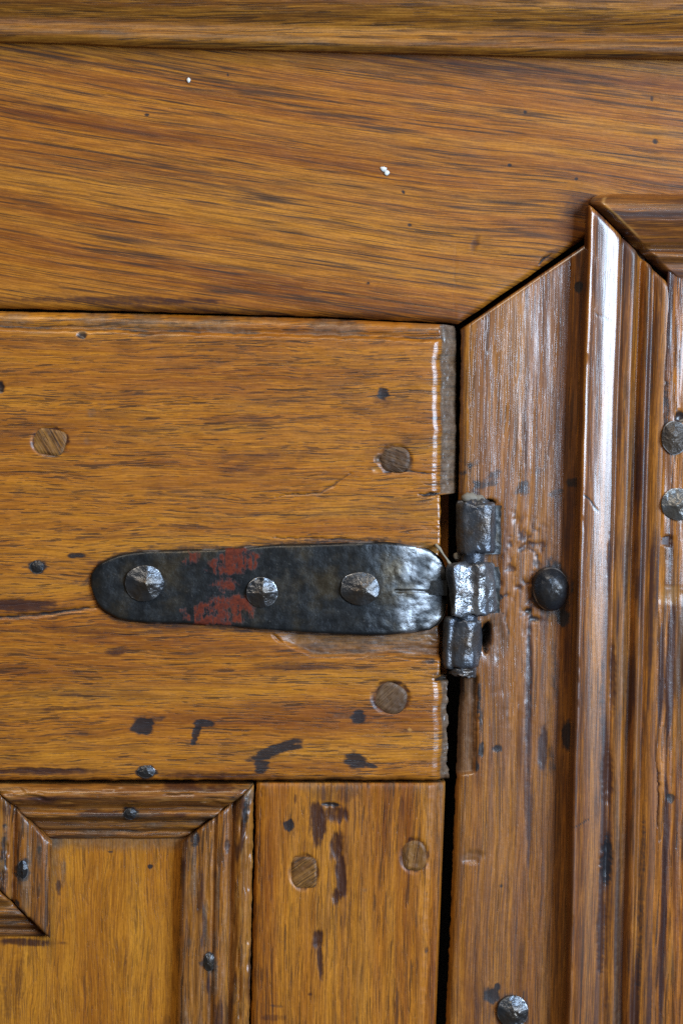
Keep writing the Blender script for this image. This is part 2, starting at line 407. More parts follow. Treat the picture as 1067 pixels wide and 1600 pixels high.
marks(PX, PY, M, DPm, spots=[
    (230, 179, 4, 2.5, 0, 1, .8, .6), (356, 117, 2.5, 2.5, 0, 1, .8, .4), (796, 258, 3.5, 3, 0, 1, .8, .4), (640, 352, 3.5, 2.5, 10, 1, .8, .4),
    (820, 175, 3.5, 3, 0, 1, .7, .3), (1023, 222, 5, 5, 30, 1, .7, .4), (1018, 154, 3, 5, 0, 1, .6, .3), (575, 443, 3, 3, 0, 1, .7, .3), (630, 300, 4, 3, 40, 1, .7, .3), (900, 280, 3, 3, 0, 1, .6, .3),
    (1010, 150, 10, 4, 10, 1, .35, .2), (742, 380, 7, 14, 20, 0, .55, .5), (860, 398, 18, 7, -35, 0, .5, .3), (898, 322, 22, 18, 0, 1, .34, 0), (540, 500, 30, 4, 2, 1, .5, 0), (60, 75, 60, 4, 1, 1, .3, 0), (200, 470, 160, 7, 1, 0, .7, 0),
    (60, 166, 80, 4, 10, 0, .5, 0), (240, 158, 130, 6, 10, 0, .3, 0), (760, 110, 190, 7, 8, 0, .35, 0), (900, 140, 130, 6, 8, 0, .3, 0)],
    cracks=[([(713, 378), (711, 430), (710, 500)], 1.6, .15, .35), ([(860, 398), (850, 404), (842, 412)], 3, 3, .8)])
B = PY - 0.175*PX + 0.00003*PX**2 + fbm(PX/700, PY/260, 14)*8 + fbm(PX/190, PY/90, 15)*.8 + 12*np.exp(-((PX-880)/110)**2-((PY-330)/80)**2)
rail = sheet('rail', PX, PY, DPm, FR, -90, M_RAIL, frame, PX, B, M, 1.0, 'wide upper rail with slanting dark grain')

# right stile
xl = pl([(380, 722), (510, 722), (770, 718), (860, 716), (1060, 722), (1215, 715), (1230, 713), (1400, 707), (1600, 698), (1950, 682)])
top = pl([(700, 524), (722, 513.5), (915, 382.5), (1000, 330)])
rows = span(0, 1, 1/620.0, -1, 2); 
cu = np.linspace(0, 1, 96)
yy = 330 + rows*(1930-330)
PYn = np.tile(yy[:, None], (1, len(cu)))
xr_ = pl([(330, 1010), (1930, 970)])
PX = xl(PYn) + (xr_(PYn)-xl(PYn))*cu[None, :]
tp = top(PX)
PY = tp + (PYn-330)/(1930-330)*(1930-tp)
XL = xl(PY)
PX = XL + (xr_(PY)-XL)*cu[None, :]
PX = PX + fbm(PY/9, PY*0, 31, 3)*1.3*ss(12, 0, PX-XL)
DPm = FR - 9*ss(0, 1.5, (PX-XL)/190) + fbm(PX/50, PY/240, 32)*1.4 + fbm(PX/9, PY/120, 33)*.55
el = PX - XL; et = (PY - top(PX))
DPm -= 12*np.exp(-np.clip(el, 0, None)/2.5) + 3*np.exp(-np.clip(el, 0, None)/9) + 4*np.exp(-np.clip(et, 0, None)/1.6)
M = np.zeros(PX.shape+(4,))
M[..., 1] = .66*ss(.0, .5, fbm(PX/22, PY/50, 34))*ss(790, 700, PY)*ss(780, 725, PX) + .58*ss(70, 0, np.abs(PY-755))*ss(-.05, .45, fbm(PX/24, PY/16, 35))
M[..., 1] = np.maximum(M[..., 1], .45*ss(40, 0, np.hypot((PX-870)*.8, (PY-425)*.5))*ss(-.2, .4, fbm(PX/10, PY/40, 36)))
M[..., 0] = .4*ss(.1, .6, fbm(PX/16, PY/260, 37)) + .4*ss(862, 900, PX)*ss(-.5, .3, fbm(PX/12, PY/160, 38))
# pitted patch and gouges to the right of the hinge
pit = ss(75, 25, np.hypot((PX-815)*1.0, (PY-900)*.55))
pn = fbm(PX/7, PY/10, 39, 3)
DPm -= pit*(1.5*ss(.12, .5, pn)); M[..., 0] += pit*.8*ss(.1, .5, pn)
chv = ss(60, 20, np.hypot((PX-795)*1.3, (PY-1090)*.7))
DPm += chv*.3*np.sin((PY*.8+PX*.55)/4.5 + fbm(PX/20, PY/20, 40)*3)
# cut-out behind the lower knuckle and chiselled strip under the hinge
jag = fbm(PY/10, PY*0, 41, 3)*3
strip = ss(2, -2, PX - (745 + jag + .012*(PY-1060) - .03*(PY-1060)))*ss(1054, 1060, PY)*ss(1214, 1208, PY + .15*(PX-715))
DPm -= strip*(9 + (748-PX)*.02 + fbm(PX/6, PY/30, 45)*1.5); M[..., 2] = np.maximum(M[..., 2], .55*strip)
M[..., 0] *= (1-strip); 
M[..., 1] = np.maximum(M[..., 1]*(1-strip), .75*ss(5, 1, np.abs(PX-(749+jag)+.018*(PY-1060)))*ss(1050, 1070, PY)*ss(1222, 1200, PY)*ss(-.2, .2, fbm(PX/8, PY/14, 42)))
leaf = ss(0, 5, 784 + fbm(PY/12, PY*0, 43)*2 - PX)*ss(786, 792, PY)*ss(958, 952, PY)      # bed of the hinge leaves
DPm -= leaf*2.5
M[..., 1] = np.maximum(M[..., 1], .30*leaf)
marks(PX, PY, M, DPm, spots=[
    (765, 786, 9, 6, 0, 1, .9, 26), (759, 995, 7, 22, 0, 1, .95, 45), (772, 1000, 20, 40, 10, 2, .35, 2),
    (734, 430, 0.1, 0.1, 0, -1, 0, 0), (806, 812, 5, 9, 0, -1, 0, 1.5), (822, 855, 7, 6, 0, 0, .7, 1.5), (838, 880, 7, 9, 0, 1, .6, 1.5), (810, 918, 8, 6, 0, 0, .6, 1.8),
    (826, 955, 6, 5, 0, 1, .7, 4), (836, 968, 9, 5, 0, 1, .6, 3), (783, 933, 3, 4, 0, 1, .9, 3), (752, 1172, 5, 13, 10, 1, .8, 2), (777, 1170, 7, 7, 20, 1, .8, 2), (752, 1130, 3, 20, 0, 1, .6, 1),
    (740, 1338, 20, 9, -6, 2, .30, 2.2), (736, 1346, 12, 5, 0, -1, 0, 2), (783, 1385, 3, 3, 30, 1, .7, .8), (768, 1556, 12, 13, 0, 1, .95, 2), (776, 1543, 6, 7, 30, 1, .95, 1), (800, 1578, 30, 30, 0, 1, .55, 0),
    (860, 920, 33, 42, 0, 1, .75, 2), (848, 1170, 9, 40, 0, 0, .8, 1), (862, 1190, 6, 26, 0, 1, .5, 0), (866, 1050, 7, 60, 2, 1, .45, 0), (826, 1080, 5, 150, 1, 0, .75, .8), (828, 1290, 5, 80, 1, 0, .6, .4), (880, 965, 10, 14, 0, 1, .9, 1),  # last spot paints the moulding's shadow beside the nail
    (905, 448, 7, 9, 0, 1, .95, 1), (886, 1150, 8, 24, 0, 1, .9, 1)],
    cracks=[([(786, 958), (795, 985), (797, 1000)], 2.5, 1, .7), ([(826, 970), (828, 1060), (829, 1130)], 2, .5, .6)], vert=True)
A_ = PY; B_ = PX + .026*PY + fbm(PX/70, PY/300, 44)*7
stile = sheet('stile', PX, PY, DPm, FR, -90, M_STILE, frame, A_, B_, M, 2.0, 'shiny right stile with mitred top end', (1-.85*np.clip(pit*1.4, 0, 1))*(1-.9*strip)*(.35+.65*ss(1500, 950, PY)), 30.0)

# cornice moulding along the top
bot = pl([(-330, 56), (0, 64), (120, 67), (240, 73), (534, 80), (1067, 92), (1420, 100)])
cp = prof([(0, 20), (3, 29), (10, 34), (19, 33), (27, 27), (34, 24), (40, 26), (56, 37), (72, 45), (110, 50), (330, 64)], 2.2)
tt = np.concatenate([np.arange(0, 110, 2.0), np.arange(110, 331, 10.0)])[::-1]
PX = np.tile(span(-330, 1420, 3.0, -20, 1090), (len(tt), 1)); T = np.tile(tt[:, None], (1, PX.shape[1]))
PY = bot(PX) - T + fbm(PX/40, PX*0, 51)*1.0
DPm = cp(T) + fbm(PX/90, PY/10, 52)*.9 + fbm(PX/25, PY/4, 53)*.5
M = np.zeros(PX.shape+(4,)); M[..., 0] = .35*ss(0, .5, fbm(PX/200, PY/9, 54))
M[..., 2] = .38*ss(6, 12, T)*ss(30, 20, T)*ss(-.2, .4, fbm(PX/60, PY/6, 55))
B = PY + fbm(PX/200, PY/50, 56)*6
cornice = sheet('cornice', PX, PY, DPm, 24, -2, M_CORN, frame, PX, B, M, 3.0, 'rounded cornice moulding along the top of the rail')

# raised bolection moulding: upright and lintel piece, mitred together
bp = prof([(0, 36), (1.2, 41.0), (2.2, 41.0), (4.5, 40.2), (6, 39.9), (14, 40.2), (20, 39.8), (27, 38.9), (34, 37.5), (42, 35.6), (50, 33.4), (52.5, 27), (55, 22), (62, 23.8), (70, 24.6), (76, 24), (81, 14), (84, 6), (88, 3.5), (91.5, 5), (94, 15), (98, 17.2), (102, 17.4), (105, 12), (107, 4), (110, 2.5), (117, 6.5), (126, 8.0), (134, 7.5), (142, 5)], .8)
xo = pl([(250, 920), (340, 918), (620, 908), (960, 899), (1300, 891), (1600, 884), (1950, 876)])
tv = np.concatenate([np.linspace(0, 4, 4), np.arange(6, 122, 2.0), np.arange(122, 147, 4.0)])
sv = np.concatenate([np.linspace(0, 1, 560)])
T = np.tile(tv, (len(sv), 1)); yst = 322 + .908*T + fbm(T/8, T*0, 61)*1.0
PY = yst + (1950-yst)*sv[:, None]
PX = xo(PY) + T*(1+0.0*T) + fbm(PY/60, T*0, 62)*1.0*ss(20, 0, T)
DPm = bp(T) + fbm(PX/18, PY/260, 63)*.7 + fbm(PX/6, PY/160, 64)*.18 - 4*np.exp(-(PY-yst)/4.0)
DPm -= 2.5*ss(.25, .7, fbm(PY/22, T/16, 65))*ss(6, 0, T)
M = np.zeros(PX.shape+(4,))
M[..., 0] = .75*ss(.0, .5, fbm(T/9, PY/220, 66))*ss(25, 60, T) + .35*ss(.1, .5, fbm(T/9, PY/120, 67))
M[..., 1] = .42*ss(.1, .5, fbm(T/7, PY/90, 68))*ss(80, 95, T)*ss(128, 112, T)
M[..., 2] = .45*ss(62, 72, T)*ss(96, 84, T)*ss(-.3, .4, fbm(T/9, PY/120, 69))
M[..., 0] = np.maximum(M[..., 0], .95*ss(1, .3, np.hypot((T-50)/13, (PY-1270)/260) + fbm(T/6, PY/60, 70)*.35))
marks(PX, PY, M, DPm, spots=[(946, 1345, 11, 38, 3, 1, .75, 3), (948, 1210, 9, 45, 0, 0, .8, 2), (937, 1130, 5, 120, 1, 1, .42, 0), (950, 880, 4, 60, 0, 0, .7, 1), (938, 1450, 8, 80, 2, 0, .85, 1), (1004, 1420, 5, 160, 2, 1, .5, 1.5), (956, 1060, 6, 60, 0, 0, .6, 1.5)],
      cracks=[([(916, 484), (930, 494), (946, 500), (953, 502)], 1.5, .35, .8), ([(905, 770), (917, 781), (927, 793), (936, 798)], 2.0, .4, 1.0), ([(890, 1292), (905, 1284), (917, 1276)], 1.6, .4, .9)])
sheet('moulding', PX, PY, DPm, 22, -2, M_BOLD, frame, PY, T + fbm(PX/40, PY/300, 71)*3, M, 4.0, 'upright bolection moulding with a bright worn edge', .22 + .78*ss(56, 51, T))

tv2 = tv
xs_ = np.concatenate([np.linspace(0, 1, 150)])
T = np.tile(tv2[:, None], (1, len(xs_)))
xst = np.maximum(903.5 + 1.10*T, 922 + 24*(1-np.sqrt(np.clip(1-((17-np.minimum(T, 17))/17)**2, 0, 1)))) + fbm(T/9, T*0, 77)*1.0
PX = xst + (1420-xst)*xs_[None, :]**1.6
yo = 302 + 0.012*(PX-925)
PY = yo + T
hp = prof([(0, 14), (3, 26), (9, 36), (18, 43), (28, 45), (44, 42), (60, 34), (78, 26), (82, 14), (88, 12), (92, 20), (100, 20), (104, 11), (110, 9), (118, 10), (146, 5)], 1.4)
DPm = hp(T) - 12*ss(17, 0, PX-xst-1.5*fbm(T/7, T*0, 78)) - 6*np.exp(-(PX-xst)/2.5) + fbm(PX/60, PY/6, 72)*.6
M = np.zeros(PX.shape+(4,))
M[..., 0] = .55*ss(16, 0, PX-xst-fbm(T/9, PX*0, 73)*4) + .5*ss(.0, .5, fbm(PX/90, PY/8, 74))
M[..., 3] = .75*ss(5, 0, np.abs(PX-xst-16-fbm(T/10, PX*0, 75)*3))*ss(4, 10, T)*ss(78, 50, T)
marks(PX, PY, M, DPm, spots=[], cracks=[])
sheet('moulding', PX, PY, DPm, 22, -2, M_BOLD, frame, PX, T + fbm(PX/90, PY/30, 76)*4, M, 5.0, 'level bolection moulding mitred over the upright one')

# panel inside the bolection moulding
ys = span(400, 1950, 2.6, 420, 1640); 
PXn = np.tile(np.concatenate([np.linspace(0, 60, 30), np.linspace(64, 420, 30)]), (len(ys), 1))
PY = np.tile(ys[:, None], (1, PXn.shape[1]))
PX = xo(PY) + 128 + PXn
DPm = 7.5 + fbm(PX/10, PY/190, 81)*1.5 + fbm(PX/5, PY/80, 82)*.6
M = np.zeros(PX.shape+(4,))
T = PXn+128
M[..., 0] = .9*ss(.05, .5, fbm(T/12, PY/170, 83)) 
M[..., 1] = .5*ss(.05, .45, fbm(T/8, PY/90, 84))*ss(760, 560, PY)
M[..., 3] = .18*ss(.1, .5, fbm(T/9, PY/120, 85))*ss(700, 1000, PY)
marks(PX, PY, M, DPm, spots=[(1020, 1260, 8, 62, 3, 0, 1, 2), (1047, 1247, 6, 7, 0, 1, .95, 2), (1036, 640, 10, 50, 0, 1, .6, 2), (1042, 845, 9, 9, 0, 0, .8, 4), (1050, 930, 24, 14, 0, 3, .4, 1), (1062, 652, 10, 10, 0, 1, .95, 5)],
      cracks=[([(1022, 830), (1030, 845), (1038, 850)], 3, 3, .5)])
sheet('panel', PX, PY, DPm, 7, -30, M_RPANEL, frame, PY, T + fbm(PX/40, PY/200, 86)*6, M, 6.0, 'coarse streaked panel inside the bolection moulding')
# unseen near-black sheet standing for the darkness in the gaps
PX = np.array([[-330., 1420.], [-330., 1420.]]); PY = np.array([[-300., -300.], [1950., 1950.]])
sheet('gap_backing', PX, PY, np.full((2, 2), -300.), -300, -320, M_INNER, frame, seed=1)

# ================================================================== DOOR
door = thing('door', 350, 1900, -20,
             'golden oak door with pegged joints and sunk panel, left of the dark gap', 'door')
door['kind'] = 'thing'
xs = np.concatenate([span(-330, 672, 2.2, -20, 672), np.linspace(674, 716, 36)]); ysn = span(485, 1220, 1.8, -1, 3000)
Xn = np.tile(xs, (len(ysn), 1)); Yn = np.tile(ysn[:, None], (1, len(xs)))
def xr(y):
    base = np.where(y < 772, 716.5, np.where(y < 1057, 688, 703))
    base = base + np.where(y >= 1057, fbm(y/9, y*0, 91, 3)*4 - 3 + 5*ss(1195, 1205, y), 0) + np.where((y > 772) & (y < 1057), fbm(y/8, y*0, 92)*2, 0)
    base = base - 13*np.clip(1-np.sqrt(np.clip(1-((520-y)/16)**2, 0, 1)), 0, 1)*(y < 520)
    return base
ytop = pl([(-330, 476), (0, 486), (250, 490), (500, 497), (700, 507), (716, 509)])
ybot = lambda x: 1220 + fbm(x/16, x*0, 93, 3)*1.8
PY0 = ytop(Xn) + (Yn-485)/(1220-485)*(1220-ytop(Xn))
PX = np.where(Xn <= 672, Xn, 672 + (xr(PY0)-672)*(Xn-672)/(716-672))
PY = ytop(Xn) + (Yn-485)/(1220-485)*(ybot(PX)-ytop(Xn))
xe = np.where(PY < 772, 686, np.where(PY < 1057, 689, 686)) + fbm(PY/26, PY*0, 94, 2)*2.8 + fbm(PY/9, PY*0, 95, 2)*.7
pr1 = prof([(-30, 0), (-10, -.3), (-7, -1.2), (-3, -2.8), (0, -4.6), (2, -8), (5, -12), (18, -20), (26, -26), (31, -40)], .9)
pr2 = prof([(-30, 0), (-5, -.3), (-2, -1.5), (0, -5), (3, -14)], .6)
dr = np.where((PY > 772) & (PY < 1057), pr2(np.clip(PX-xe, -30, 3)), pr1(np.clip(PX-xe, -30, 31)))
ye = pl([(-330, 506), (0, 513), (128, 517), (250, 520), (534, 527), (690, 532)])(PX) + fbm(PX/14, PX*0, 96, 3)*2.0
pr3 = prof([(-30, 0), (-14, -.2), (-5, -.6), (-1, -1.8), (1, -6), (3, -9.5), (5, -9.8), (12, -7.6), (18, -8.6), (23, -12), (27, -18), (31, -34)], .8)
dt = pr3(np.clip(ye-PY, -30, 30))
db = -7*np.exp(-np.clip(ybot(PX)-PY, 0, None)/2.2) - 1.2*np.exp(-np.clip(ybot(PX)-PY, 0, None)/12)
DPm = DR + np.minimum(dr, dt) + db + fbm(PX/140, PY/60, 97)*1.6 + fbm(PX/40, PY/9, 98)*.5
M = np.zeros(PX.shape+(4,))
side = ss(1, 6, PX-xe)*(1-((PY > 772) & (PY < 1057)))
DPm += side*(fbm(PX/6, PY/9, 99, 3)*.9)
saw = ss(14, 0, np.abs(PY-760))
DPm -= (ss(40, 4, xe-PX)*ss(.15, .6, fbm(PX/60, PY/2.6, 100, 2))*1.6)*(.05+.95*ss(690, 765, PY)*ss(1110, 1060, PY))
topc = ss(0, 5, ye-PY)
M[..., 2] = np.maximum(.95*side, .52*topc*ss(-.2, .4, fbm(PX/40, PY/12, 101)))
M[..., 0] = .30*ss(.0, .6, fbm((PX+.5*PY)/24, PY/36, 102, 3))*ss(60, 180, PX)*ss(560, 640, PY)*ss(860, 780, PY)
M[..., 0] = np.maximum(M[..., 0], .3*ss(.2, .6, fbm(PX/130, PY/18, 103)))
M[..., 3] = .40*ss(7, 0, np.abs(PY-ye-3))*ss(-.1, .5, fbm(PX/35, PY/5, 104))*ss(400, 200, PX)
# bed cut for the strap near the knuckles, chiselled away below it
rec = ss(425, 470, PX)*ss(884, 893, PY + ss(560, 690, PX)*34)*ss(1019 + 8, 1017 - 0, PY - fbm(PX/30, PX*0, 105)*4 + ss(500, 430, PX)*22 - 5*ss(560, 690, PX))
DPm -= rec*(7 + 9*ss(560, 690, PX) + fbm(PX/25, PY/10, 106)*1.8)
M[..., 0] = np.maximum(M[..., 0]*(1-rec), .0); M[..., 2] = np.maximum(M[..., 2], .55*rec*ss(985, 992, PY)); M[..., 0] = np.maximum(M[..., 0], .55*rec*ss(-.2, .4, fbm(PX/30, PY/8, 107)))
# oil and dirt drawn out along the grain around the strap
near = ss(46, 0, np.abs(PY-(915))-58)*ss(90, 160, PX+20)
M[..., 0] = np.maximum(M[..., 0], .45*near*ss(-.1, .5, fbm(PX/60, PY/9, 108)))
PEGS = [(78, 690, 26, 21, 8, 3.2), (617, 718, 24, 21, 0, 2.2), (610, 1090, 27, 24, 30, 2.2)]
for (x, y, rx, ry_, a, p) in PEGS:
    q = np.hypot((PX-x)/rx, (PY-y)/ry_)
    DPm -= 2.0*ss(1.2, 1.0, q); M[..., 0] = np.maximum(M[..., 0], .65*ss(1.25, 1.0, q+fbm(PX/8, PY/8, 109)*.25))
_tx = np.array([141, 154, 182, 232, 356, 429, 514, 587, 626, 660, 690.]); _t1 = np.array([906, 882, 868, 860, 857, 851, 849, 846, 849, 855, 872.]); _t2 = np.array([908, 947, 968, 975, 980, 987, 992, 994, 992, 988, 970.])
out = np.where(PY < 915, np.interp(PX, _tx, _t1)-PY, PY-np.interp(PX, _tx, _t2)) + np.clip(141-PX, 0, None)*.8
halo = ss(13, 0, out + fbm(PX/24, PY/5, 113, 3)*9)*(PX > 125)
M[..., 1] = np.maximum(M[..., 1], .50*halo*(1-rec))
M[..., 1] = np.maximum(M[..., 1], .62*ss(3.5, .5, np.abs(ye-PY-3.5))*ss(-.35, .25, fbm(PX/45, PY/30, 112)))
marks(PX, PY, M, DPm, spots=[
    (598, 615, 9, 9, 0, 1, .95, 2.5), (598, 624, 14, 12, 0, 0, .5, 0), (0, 605, 8, 9, 0, 1, .95, 3), (128, 523, 8, 6, 10, 1, .85, 3), (144, 644, 6, 6, 0, 2, .35, .5), (137, 688, 5, 6, 0, 2, .3, .5),
    (223, 1135, 17, 14, -10, 1, .95, 2), (240, 1125, 22, 5, -12, 1, .5, 0), (318, 1130, 17, 6, 5, 1, .9, 1.5), (307, 1145, 6, 18, 20, 1, .9, 2), (560, 1120, 12, 11, 0, 1, .9, 1.5), (535, 1118, 14, 4, 0, 2, .4, .4),
    (430, 1172, 44, 9, -22, 1, .85, 1.5), (460, 1167, 14, 5, -8, 1, .8, 1), (408, 1195, 12, 14, 0, 1, .8, 1), (556, 1188, 17, 13, 20, 1, .85, 1.5), (578, 1196, 12, 4, 14, 1, .8, .5), (228, 1207, 17, 12, 0, 1, .8, 1),
    (58, 886, 15, 12, 0, 1, .8, 1), (120, 868, 18, 4, 0, 1, .8, .8), (30, 945, 55, 10, 0, 0, .85, .5), (125, 910, 22, 5, 0, 1, .4, 0), (185, 1018, 22, 6, -6, 0, .8, 0), (110, 1107, 60, 3, -3, 0, .7, 0),
    (590, 718, 6, 7, 0, 2, .8, 3), (588, 735, 7, 5, 0, 3, .55, 1.5), (640, 728, 4, 10, 0, 2, .6, 1.5), (672, 1033, 9, 6, 0, 1, .55, 2), (614, 1069, 9, 3, 15, 1, .95, 5), (640, 1140, 2.5, 2, 0, 3, .9, 0), (672, 860, 26, 10, 20, 3, .35, 3),
    (640, 800, 60, 26, 0, 0, .35, 0), (470, 1040, 90, 8, 0, 0, .45, 0), (400, 720, 60, 10, -20, 0, .35, 0), (60, 1205, 90, 6, 0, 0, .75, 1), (320, 1212, 90, 5, 0, 0, .6, 1), (130, 985, 90, 7, 3, 0, .5, 0)],
    cracks=[([(-60, 966), (20, 963), (60, 961), (105, 955), (150, 949)], 4.5, 3.2, .6), ([(430, 776), (500, 770), (520, 758), (548, 740)], 2.8, 2.2, .55), ([(600, 738), (640, 737), (690, 742)], 2.0, 2.0, .7), ([(680, 1062), (705, 1060)], 4, 10, .9), ([(655, 773), (690, 773)], 3, 6, .9), ([(425, 992), (440, 1004)], 3, 3, .4), ([(430, 840), (520, 842), (600, 846)], 2.2, 2, .6)])
B = PY + fbm(PX/260, PY/90, 110)*8 + fbm(PX/60, PY/40, 111)*2.5 + 0.04*(PX-350)*ss(560, 500, PY)*.3
B += 9*np.exp(-((PX-150)/70)**2)*np.sign(PY-912)*np.exp(-np.abs(PY-912)/60)
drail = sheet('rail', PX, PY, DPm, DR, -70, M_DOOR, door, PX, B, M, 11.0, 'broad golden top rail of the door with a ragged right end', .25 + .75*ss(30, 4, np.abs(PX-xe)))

# door stile below the rail
xlft = pl([(1222, 401), (1600, 393), (1950, 386)]); xrgt = pl([(1222, 697), (1400, 690), (1600, 682), (1950, 669)])
ysn = span(1224, 1950, 2.2, -1, 1640); cu = np.concatenate([np.linspace(0, .04, 8), np.linspace(.05, .92, 115), np.linspace(.925, 1, 14)])
PY = np.tile(ysn[:, None], (1, len(cu)))
PX = xlft(PY) + (xrgt(PY)-xlft(PY))*cu + fbm(PY/10, PY*0, 121, 3)*1.6*ss(.04, 0, cu)[None, :]
l_ = PX-xlft(PY); r_ = xrgt(PY)-PX; t_ = PY-1224
r_w = r_ + fbm(PY/14, PY*0, 122, 3)*2
DPm = DR - 2 - 6*np.exp(-l_/3.0) - 3*np.exp(-l_/10) - 10*np.exp(-r_/2.2) - 3.0*ss(28, 18, r_w) - 4*np.exp(-t_/2.5) + fbm(PX/60, PY/200, 123)*1.5 + fbm(PX/9, PY/60, 124)*.5
M = np.zeros(PX.shape+(4,))
M[..., 0] = .3*ss(.2, .6, fbm(PX/16, PY/130, 125)); M[..., 2] = .30*ss(26, 18, r_w)*ss(1420, 1240, PY) + .45*ss(24, 0, t_)*ss(-.2, .4, fbm(PX/8, PY/14, 126))
M[..., 0] = np.maximum(M[..., 0], .45*ss(22, 0, l_)*ss(-.2, .4, fbm(PX/6, PY/40, 127)))
for (x, y, rx, ry_, a, p) in [(475, 1363, 21, 26, 0, 4), (647, 1337, 20, 25, 0, 3)]:
    q = np.hypot((PX-x)/rx, (PY-y)/ry_)
    DPm -= 2.0*ss(1.2, 1.0, q); M[..., 0] = np.maximum(M[..., 0], .6*ss(1.25, 1.0, q+fbm(PX/8, PY/8, 109)*.25))
marks(PX, PY, M, DPm, spots=[
    (452, 1289, 8, 9, 0, 1, .95, 2), (497, 1284, 12, 34, 0, 0, 1, 1), (524, 1272, 22, 13, 5, 0, .8, 1.8), (516, 1257, 18, 3.5, 4, 1, .8, 3), (526, 1325, 12, 24, 0, 0, .95, 2.2), (533, 1365, 8, 42, -2, 0, 1, 1.6), (524, 1400, 7, 12, 0, 0, .9, 2),
    (497, 1468, 9, 16, 0, 0, .9, 2), (500, 1495, 5, 34, -3, 0, .9, 1), (433, 1572, 14, 2.5, 5, 1, .5, .5), (484, 1554, 3.5, 2.5, 0, 0, .8, .3), (570, 1391, 4, 3, 0, 2, .4, .5), (667, 1485, 4, 8, 0, 1, .5, 1), (520, 1240, 46, 16, 0, 0, .5, 0), (462, 1250, 3, 9, 0, 0, .6, 0), (430, 1590, 20, 5, 0, 0, .5, 0)],
    cracks=[([(409, 1230), (407, 1300), (405, 1380)], 1.6, 2, .6)], vert=True)
dstile = sheet('stile', PX, PY, DPm, DR-2, -70, M_DSTILE, door, PY, PX + .024*PY + fbm(PX/60, PY/260, 128)*7, M, 12.0, 'upright door stile with two square pegs and dark gouges')

# sunk panel
PX, PY = np.meshgrid(span(-330, 330, 2.4, -20, 1000), span(1290, 1950, 2.4, -1, 1640))
DPm = -15 + fbm(PX/90, PY/200, 131)*1.6 + fbm(PX/14, PY/90, 132)*.5
M = np.zeros(PX.shape+(4,)); M[..., 0] = .35*ss(.15, .6, fbm(PX/22, PY/60, 133))
M[..., 2] = .55*ss(26, 0, PX-80+fbm(PY/20, PY*0, 134)*8)*ss(1490, 1300, PY)*ss(60, 90, PX) + .5*ss(1334, 1316, PY + fbm(PX/16, PY*0, 135)*6)
marks(PX, PY, M, DPm, spots=[(235, 1354, 5, 4, -10, 1, .95, .5), (173, 1331, 5, 2.5, 0, 1, .7, .3), (100, 1360, 3, 22, 2, 2, .6, .4), (92, 1385, 5, 12, 0, 0, .7, .3), (40, 1472, 50, 6, 2, 0, .8, 0), (153, 1365, 1.5, 12, 0, 3, .5, .3), (20, 1540, 18, 60, 10, 0, .4, 0)])
sheet('panel', PX, PY, DPm, -15, -60, M_PANEL, door, PY, PX + fbm(PX/60, PY/140, 136)*10, M, 13.0, 'smooth golden sunk panel')

# moulding round the sunk panel (outer edge t=0, inner edge t=90)
mp = prof([(0, 6), (3, 13), (9, 19), (18, 20), (27, 16), (34, 8), (38, 5), (41, 6), (45, 11), (51, 11), (55, 6), (58, 0), (61, -3), (68, -2), (73, -3), (77, -8), (79, -9), (82, -6), (88, -7), (92, -11)], 1.0)
mp2 = prof([(0, 6), (3, 11), (10, 15), (20, 15), (28, 11), (32, 5), (34, 5), (37, 9), (46, 12), (56, 11), (60, 7), (64, 9), (80, 9.5), (88, 7.5), (92, 9), (104, 8), (110, 5), (112, 2)], 1.0)
def mould(fx, fy, T, S, pr, A, Bc, seed, label, nails=(), extra=None):
    PX = fx; PY = fy
    DPm = 4 + (pr(T)-4)*1.35 + fbm(A/60, T/9, seed, 3)*1.6 + fbm(A/24, T/3, seed+1, 2)*.45
    DPm -= 4.0*ss(.25, .6, fbm(A/40, T/4.5, seed+2, 2))*ss(36, 22, T)
    DPm -= 4*np.exp(-S/2.5)
    M = np.zeros(PX.shape+(4,))
    M[..., 0] = .7*ss(.1, .5, fbm(A/70, T/14, seed+3)) 
    M[..., 2] = .55*ss(.0, .5, fbm(A/50, T/8, seed+4))*ss(30, 50, T)
    M[..., 3] = .28*ss(.15, .5, fbm(A/24, T/4, seed+5))*ss(38, 24, T)
    marks(PX, PY, M, DPm, spots=list(nails) + (extra or []))
    return sheet('moulding', PX, PY, DPm, 6, -40, M_PMOULD, door, A, T + fbm(A/60, T/20, seed+6)*3, M, seed, label)
tg = np.arange(0, 92.1, 1.8)
# level piece on top
u = np.linspace(0, 1, 210); T = np.tile(tg[:, None], (1, len(u)))
x0 = -11 + T*.97; x1 = 396 - T*1.17
PX = x0 + (x1-x0)*u; PY = 1225 + T*.98 + fbm(PX/30, PX*0, 141)*.8
m_top = mould(PX, PY, T, np.minimum(PX-x0, x1-PX), mp, PX, T, 142, 'level worn moulding above the sunk panel', [(204, 1272, 15, 11, 0, 1, .85, 1)], [(372, 1246, 14, 9, 20, 1, .5, 0), (398, 1226, 12, 9, 0, 1, .6, 1)])
